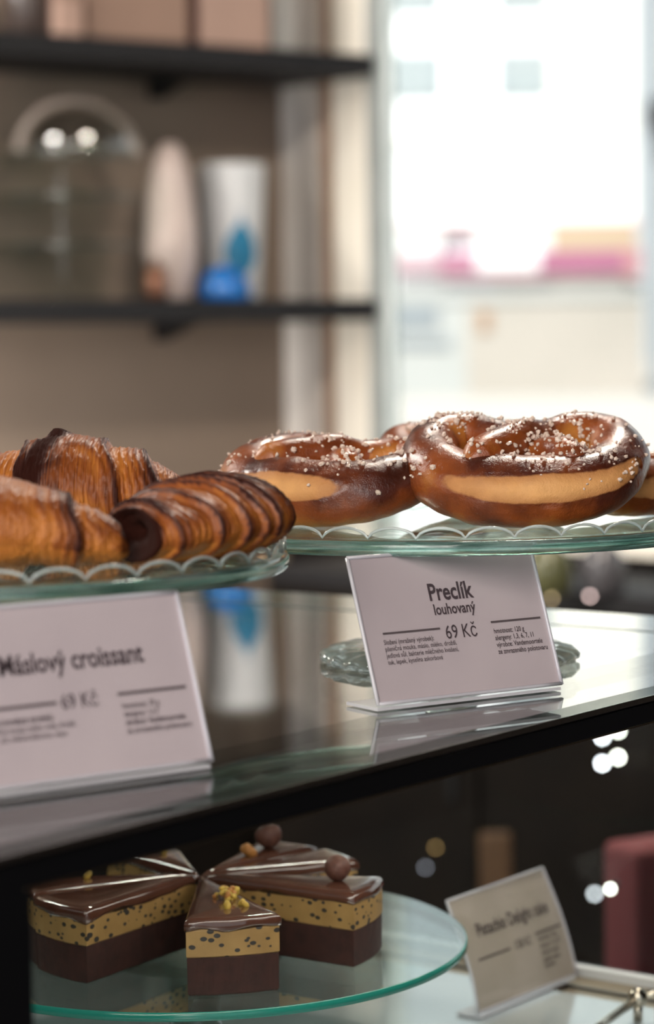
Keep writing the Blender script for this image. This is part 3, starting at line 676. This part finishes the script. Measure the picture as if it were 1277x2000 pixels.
# ------------------------------------------------------------------ croissants
def flaky_material(name, dark, mid, gold, soft=1.0):
    m = mat(name, mid, .45, spec=.4); n = N(m)
    n.b.inputs['Coat Weight'].default_value = .12; n.b.inputs['Coat Roughness'].default_value = .25
    at = n.n('ShaderNodeAttribute', attribute_name='bake'); uv = n.n('ShaderNodeUVMap', uv_map='along')
    mp = n.n('ShaderNodeMapping'); n.l(uv.outputs[0], mp.inputs[0]); mp.inputs['Scale'].default_value = (60, 5, 1)
    streak = n.noise(1.0, 5, mp.outputs[0]); spots = n.noise(75, 5); big = n.noise(22, 3)
    v = n.math('ADD', at.outputs['Fac'], n.math('MULTIPLY', n.math('SUBTRACT', streak, .5), .75*soft))
    v = n.math('ADD', v, n.math('MULTIPLY', n.math('SUBTRACT', spots, .5), .30))
    v = n.math('ADD', v, n.math('MULTIPLY', n.math('SUBTRACT', big, .5), .5))
    rr_ = n.math('MINIMUM', n.math('MAXIMUM', n.math('MULTIPLY', n.math('SUBTRACT', v, .62), 2.5), 0), 1)
    n.l(n.math('ADD', n.math('MULTIPLY', rr_, .45), .42), n.b.inputs['Roughness']); n.l(n.math('MULTIPLY', n.math('SUBTRACT', 1, rr_), .05), n.b.inputs['Coat Weight']); n.l(n.math('ADD', .08, n.math('MULTIPLY', n.math('SUBTRACT', 1, rr_), .20)), n.b.inputs['Specular IOR Level'])
    n.l(n.ramp(v, [(.08, gold), (.40, mid), (.78, dark), (1, tuple(x*.6 for x in dark))]), n.b.inputs['Base Color'])
    n.bump(n.math('ADD', n.math('MULTIPLY', streak, 1.0), n.math('MULTIPLY', n.noise(160, 5), .6)), .6, .0011); return m
MT['croissant'] = flaky_material('croissant_crust', (.050, .013, .008), (.27, .070, .013), (.50, .17, .030))
def croissant(label, base, rz, L, rh, rv, bend, n, step=.0030, skew=.25, tilt=0, roll=0, seed=1, blunt=.35, crest=0, flake=.0006, bakeoff=0, tipr=.20, hollow=False, sag=.85):
    rnd = random.Random(seed); off = Vector((rnd.uniform(0, 60), rnd.uniform(0, 60), 0))
    NT, SG = 420, 120; bm = bm_new(); rings = []; info = []; uvs = []
    rho = L/bend if bend else 1e6
    for i in range(NT+1):
        t = -1 + 2*i/NT; ph = t*bend/2
        c = Vector((rho*math.sin(ph), rho*(1-math.cos(ph)), 0)) if bend else Vector((t*L/2, 0, 0))
        tg = Vector((math.cos(ph), math.sin(ph), 0)); sd = Vector((-math.sin(ph), math.cos(ph), 0)); a_ = abs(t); ring = []
        prof = (tipr + (1-tipr)*max(0, 1-a_**1.7)**.75); c.z = -rv*.8*sag*(1-prof)
        endcap = math.sqrt(max(0.0004, 1 - max(0, (a_-.93)/.07)**2))
        for j in range(SG):
            th = 2*PI*j/SG; dv = sd*math.sin(th) + UP*math.cos(th)
            wob = .10*noise.noise(Vector((a_*3, math.cos(th)*1.3, math.sin(th)*1.3)) + off)
            q = a_*n + .22*math.sin(a_*9 + seed) + skew*math.sin(th + .6)*(1 if t > 0 else -1) + wob*1.8 + .5
            s = q - math.floor(q)
            saw = s if s < .90 else .90*(1 - ((s-.90)/.10))**.8
            fine = math.sin(s*2*PI*5 + 2*noise.noise(Vector((t*6, th, 0)) + off))
            r = prof*(1 + .04*noise.noise(Vector((t*3, math.cos(th), math.sin(th))) + off))*endcap
            dd = step*(saw - .45)*min(1, prof*1.6)*endcap + .00035*fine*endcap
            fl = noise.fractal(Vector((t*L*420, math.cos(th)*9, math.sin(th)*9)) + off, 1.0, 2.0, 4)
            dd += flake*fl*endcap
            if crest: dd += crest*math.exp(-((t + .10 - .10*math.sin(th))/.07)**2)*max(0, math.cos(th*.8))
            p = c + sd*math.sin(th)*(rh*r + dd) + UP*math.cos(th)*(rv*r + dd)*(1 if math.cos(th) > 0 else .80)
            bk = .26 + .50*(max(0, s-.30)/.60)**1.3*(1 if s < .93 else .3) + .10*math.cos(th) + .09*fine + .22*noise.noise(Vector((math.floor(q)*3.7, math.cos(th)*1.5, t*4)) + off) - (.25 if math.cos(th) < -.4 else 0) + bakeoff
            if crest: bk += .75*math.exp(-((t + .10 - .10*math.sin(th))/.075)**2) - .12*math.exp(-((t-.15)/.18)**2)
            if a_ > .95: bk += .25
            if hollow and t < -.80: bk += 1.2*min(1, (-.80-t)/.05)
            ring.append(bm.verts.new(p)); info.append(bk); uvs.append((t*L*12, th/(2*PI)))
        rings.append(ring)
    for a, b in zip(rings, rings[1:]):
        for j in range(SG): bm.faces.new((a[j], a[(j+1) % SG], b[(j+1) % SG], b[j]))
    if hollow:                                  # the open end of the roll, darker in colour
        ctr = sum((v.co for v in rings[0]), Vector())/SG; ax = (sum((v.co for v in rings[40]), Vector())/SG - ctr).normalized()
        for i in range(0, 34):
            cc = sum((v.co for v in rings[i]), Vector())/SG; sh = 1 - .85*(1 - i/34)**1.2
            for v in rings[i]: v.co = cc + (v.co - cc)*sh + ax*(.020*(1 - i/34)**1.3)
    bm.faces.new(rings[0][::-1]); bm.faces.new(rings[-1])
    R = Matrix.Rotation(rz, 3, 'Z') @ Matrix.Rotation(roll, 3, 'X') @ Matrix.Rotation(tilt, 3, 'Y')
    zmin = min((R @ v.co).z for v in bm.verts)
    ul = bm.loops.layers.uv.new('along'); bm.verts.index_update()
    for f in bm.faces:
        jj = [uvs[l.vert.index][1] for l in f.loops]; wrap = max(jj) - min(jj) > .5
        for l in f.loops:
            u, v = uvs[l.vert.index]; l[ul].uv = (u, v + (1 if wrap and v < .5 else 0))
    o = finish('croissant', bm, 'croissant', None, True, loc=Vector(base) - UP*(zmin - .0004), rot=R.to_euler())
    a = o.data.attributes.new('bake', 'FLOAT', 'POINT'); a.data.foreach_set('value', info)
    tag(o, label, 'croissant', 'butter croissants on the cake stand'); return o
# right-front: seen towards its near tip, wraps arching over it
croissant('croissant at the right front, layered wraps arching over a dark hollow end', hd(-.056, 1.135, ZP), RA + 1.30, .135, .0375, .0205, 1.7, 6, step=.0042, skew=.15, seed=4, tipr=.50, flake=.0005, hollow=True)
croissant('croissant lying behind the other two with a dark scorched ridge on top', hd(-.130, 1.232, ZP), RA - .10, .150, .033, .029, .5, 2, step=.0045, skew=.22, seed=9, crest=.004, flake=.0008, tipr=.22, bakeoff=-.08)
croissant('out-of-focus croissant at the left front of the stand, its tip pointing right', hd(-.166, 1.082, ZP), RA - .14, .155, .030, .0245, .5, 2, step=.004, skew=.2, seed=13, flake=.0007, bakeoff=-.12, tipr=.24)

# ------------------------------------------------------------------ cake on its round glass plate inside the case
ZD = CZ - .354
gp = thing('cake_plate', 'round clear glass plate on a low foot inside the display case', 'cake plate', (1.080, .930, FLR))
RD = .163; h0 = ZD - FLR
finish('glass_disc', lathe(bm_new(), [(0, h0-.005), (RD-.001, h0-.005), (RD-.001, h0), (0, h0)], 160), 'shelfglass', gp, False)
finish('green_edge', lathe(bm_new(), [(RD-.0009, h0-.005), (RD, h0-.0045), (RD, h0-.0005), (RD-.0009, h0)], 160), 'glassrim', gp, True)
finish('foot', lathe(bm_new(), [(0, h0-.0052), (.055, h0-.0052), (.055, h0-.010), (.018, h0-.014), (.014, .03), (.018, .012), (.06, .006), (.062, .0005), (0, .0005)], 64), 'tierglass', gp, True)
m = varied('chocolate_sponge', (.022, .005, .003), (.042, .010, .006), 160, .8, .5, .001); MT['sponge'] = m
m = mat('pistachio_cream', (.44, .27, .085), .55); n = N(m)
vor = n.n('ShaderNodeTexVoronoi'); vor.inputs['Scale'].default_value = 170; vor.inputs['Randomness'].default_value = 1
mp = n.n('ShaderNodeMapping'); n.l(n.obj(), mp.inputs[0]); mp.inputs['Scale'].default_value = (1, 1, 1.5); n.l(mp.outputs[0], vor.inputs['Vector'])
spk = n.math('ADD', vor.outputs['Distance'], n.math('MULTIPLY', n.noise(60, 3), -.55))
msk = n.ramp(spk, [(-.0, (1, 1, 1)), (.035, (0, 0, 0))])
base = n.ramp(n.noise(50, 4), [(.3, (.27, .155, .05)), (.7, (.37, .22, .075))])
n.l(n.mix(msk, base, (.030, .024, .020)), n.b.inputs['Base Color']); n.bump(n.noise(300, 3), .3, .0005); MT['cream'] = m
m = mat('chocolate_glaze', (.085, .032, .020), .12, spec=.6); n = N(m); n.b.inputs['Coat Weight'].default_value = .5; n.b.inputs['Coat Roughness'].default_value = .05
n.l(n.ramp(n.noise(30, 4), [(.3, (.065, .024, .015)), (.7, (.105, .042, .027))]), n.b.inputs['Base Color']); n.bump(n.noise(45, 3), .12, .001); MT['glaze'] = m
def wedge_pts(r, a0, a1, inset=0, k=18):
    am = (a0+a1)/2; ap = inset/max(.05, math.sin((a1-a0)/2))
    pts = [(ap*math.cos(am), ap*math.sin(am))]
    da = math.asin(min(.9, inset/r)) if inset else 0
    for i in range(k+1):
        a = a0 + da + (a1-a0-2*da)*i/k; pts.append(((r-inset)*math.cos(a), (r-inset)*math.sin(a)))
    return pts
def wedge_mesh(levels, k=18, r=.14, a0=0, a1=.39, wob=0, seed=0):
    """levels: (z, inset); a stack of wedge outlines bridged together"""
    bm = bm_new(); rings = []
    for li, (z, ins) in enumerate(levels):
        pts = wedge_pts(r, a0, a1, ins, k)
        # subdivide the two cut sides so they can wobble
        P = [Vector((*p, 0)) for p in pts]; full = []
        for i in range(len(P)):
            A_, B_ = P[i], P[(i+1) % len(P)]; ns = 14 if (i == 0 or i == len(P)-1) else 1
            for q in range(ns): full.append(A_.lerp(B_, q/ns))
        ring = []
        for p in full:
            dz = wob*noise.noise(Vector((p.x*55, p.y*55, seed))) if (wob and li in (0, 1)) else 0
            dx = .0005*noise.noise(Vector((p.x*120, p.y*120, z*300 + seed)))
            ring.append(bm.verts.new((p.x + dx, p.y + dx, z + dz)))
        rings.append(ring)
    for a, b in zip(rings, rings[1:]):
        for j in range(len(a)): bm.faces.new((a[j], a[(j+1) % len(a)], b[(j+1) % len(a)], b[j]))
    bm.faces.new(rings[0][::-1])
    # fan cap keeps the top smooth
    c = sum((v.co for v in rings[-1]), Vector())/len(rings[-1]); cv = bm.verts.new(c)
    for j in range(len(rings[-1])): bm.faces.new((rings[-1][j], rings[-1][(j+1) % len(rings[-1])], cv))
    return bm
AP = Vector((1.0697, .9160, ZD + .0003)); HT = .0432
def cake_slice(label, a0, a1, r=.140, shift=0, seed=0):
    a0, a1 = math.radians(a0), math.radians(a1); am = (a0+a1)/2
    loc = AP + Vector((math.cos(am), math.sin(am), 0))*shift
    root = thing('cake_slice', label, 'cake slice', loc, 0, 'slices of the layered pistachio cake')
    z1, z2 = .0212, .0366
    finish('sponge_base', wedge_mesh([(0.0, .0010), (.001, .0002), (z1-.0006, 0), (z1, .0003)], r=r, a0=a0, a1=a1, seed=seed), 'sponge', root, False)
    finish('cream_layer', wedge_mesh([(z1, .0003), (z1+.0006, -.0003), (z2-.001, -.0003), (z2+.0006, .0003)], r=r, a0=a0, a1=a1, seed=seed+3), 'cream', root, False)
    finish('chocolate_glaze', wedge_mesh([(z2-.0006, -.0004), (z2+.0003, -.0011), (z2+.0018, -.0013), (HT-.0024, -.0009), (HT-.0010, .0004), (HT-.0002, .0028), (HT, .0060)], r=r, a0=a0, a1=a1, wob=.0030, seed=seed+7), 'glaze', root, True)
    return root
cake_slice('cake slice pointing at the viewer, topped with a heap of chopped pistachios', 216.0, 243.0, .109, .006, 1)
cake_slice('cake slice left of the front one, its long cut side facing right', 157.5, 184.0, .101, .004, 2)
cake_slice('leftmost cake slice, half hidden behind the black corner post', 129.5, 155.5, .099, .004, 3)
cake_slice('cake slice at the right carrying a chocolate ball at its outer end', 273.0, 299.5, .103, .005, 4)
cake_slice('rear right cake slice just behind the one with the outer chocolate ball', 325.0, 349.5, .092, .006, 5)
cake_slice('rearmost cake slice carrying a chocolate ball and an orange nut', 352.5, 378.0, .092, .006, 6)
cake_slice('rear left cake slice whose top shows under the black beam', 50.0, 76.0, .095, .005, 7)
MT['ball'] = varied('cocoa_dusted_chocolate', (.085, .030, .020), (.13, .05, .034), 300, .55, .5, .0006)
MT['nut'] = varied('pistachio_kernel', (.42, .24, .03), (.52, .36, .06), 200, .55, .4, .0005)
MT['nut2'] = varied('roasted_nut', (.36, .14, .03), (.46, .20, .05), 200, .55, .4, .0005)
def polar(a, r, z=0): return AP + Vector((math.cos(math.radians(a))*r, math.sin(math.radians(a))*r, z))
def ball(label, p, r):
    bm = bm_new(); bmesh.ops.create_uvsphere(bm, u_segments=32, v_segments=20, radius=r)
    for v in bm.verts: v.co *= 1 + .03*noise.noise(v.co*300)
    tag(finish('chocolate_ball', bm, 'ball', None, True, loc=p + UP*(r*.985)), label, 'chocolate ball')
ball('round chocolate ball on the outer end of the right cake slice', polar(288.0, .086, HT), .0076)
ball('round chocolate ball on the rearmost cake slice', polar(6.5, .076, HT), .0082)
def nut(p, r, m, label, group=None, sq=(1.2, .8, .7)):
    bm = bm_new(); lump(bm, (0, 0, 0), r, .16, 2, sq); o = finish('pistachio_piece', bm, m, None, True, loc=p + UP*r*.62)
    tag(o, label, 'nut', group)
rn = random.Random(5)
for i in range(30):
    lay = i//14; a = rn.uniform(222, 232); rr = rn.uniform(.074, .094) if lay < 2 else rn.uniform(.080, .088)
    nut(polar(233 + rn.gauss(0, 3.4/(1+lay*.5)), .072 + rn.gauss(0, .0080/(1+lay*.6)), HT + .0024*lay), rn.uniform(.0014, .0026), rn.choice(('nut', 'nut', 'nut2')), 'chopped pistachio piece in the heap on the front cake slice', 'chopped pistachios on the front slice')
nut(polar(229.5, .096, HT), .0026, 'nut', 'pistachio piece fallen just before the left side of the heap')
nut(polar(235.5, .095, HT), .0026, 'nut', 'pistachio piece fallen just before the right side of the heap')
nut(polar(138, .066, HT), .0032, 'nut', 'single pistachio piece on the leftmost cake slice')
nut(polar(4.5, .051, HT), .0050, 'nut2', 'orange nut on the rearmost cake slice beside its chocolate ball')
nut(polar(62, .060, HT), .003, 'nut', 'pistachio piece on the rear left slice under the beam')
# pastry peeking out behind the corner post
MT['bun'] = varied('golden_pastry', (.50, .28, .08), (.62, .38, .14), 120, .6, .5, .001)
bm = bm_new(); bmesh.ops.create_uvsphere(bm, u_segments=40, v_segments=24, radius=.03)
for v in bm.verts: v.co = Vector((v.co.x, v.co.y, v.co.z*.55))*(1 + .06*noise.noise(v.co*90))
tag(finish('pastry', bm, 'bun', None, True, loc=(.926, .958, FLR + .0162)), 'golden pastry on the case floor, peeking out beside the corner post', 'pastry')
bpy.context.view_layer.update()
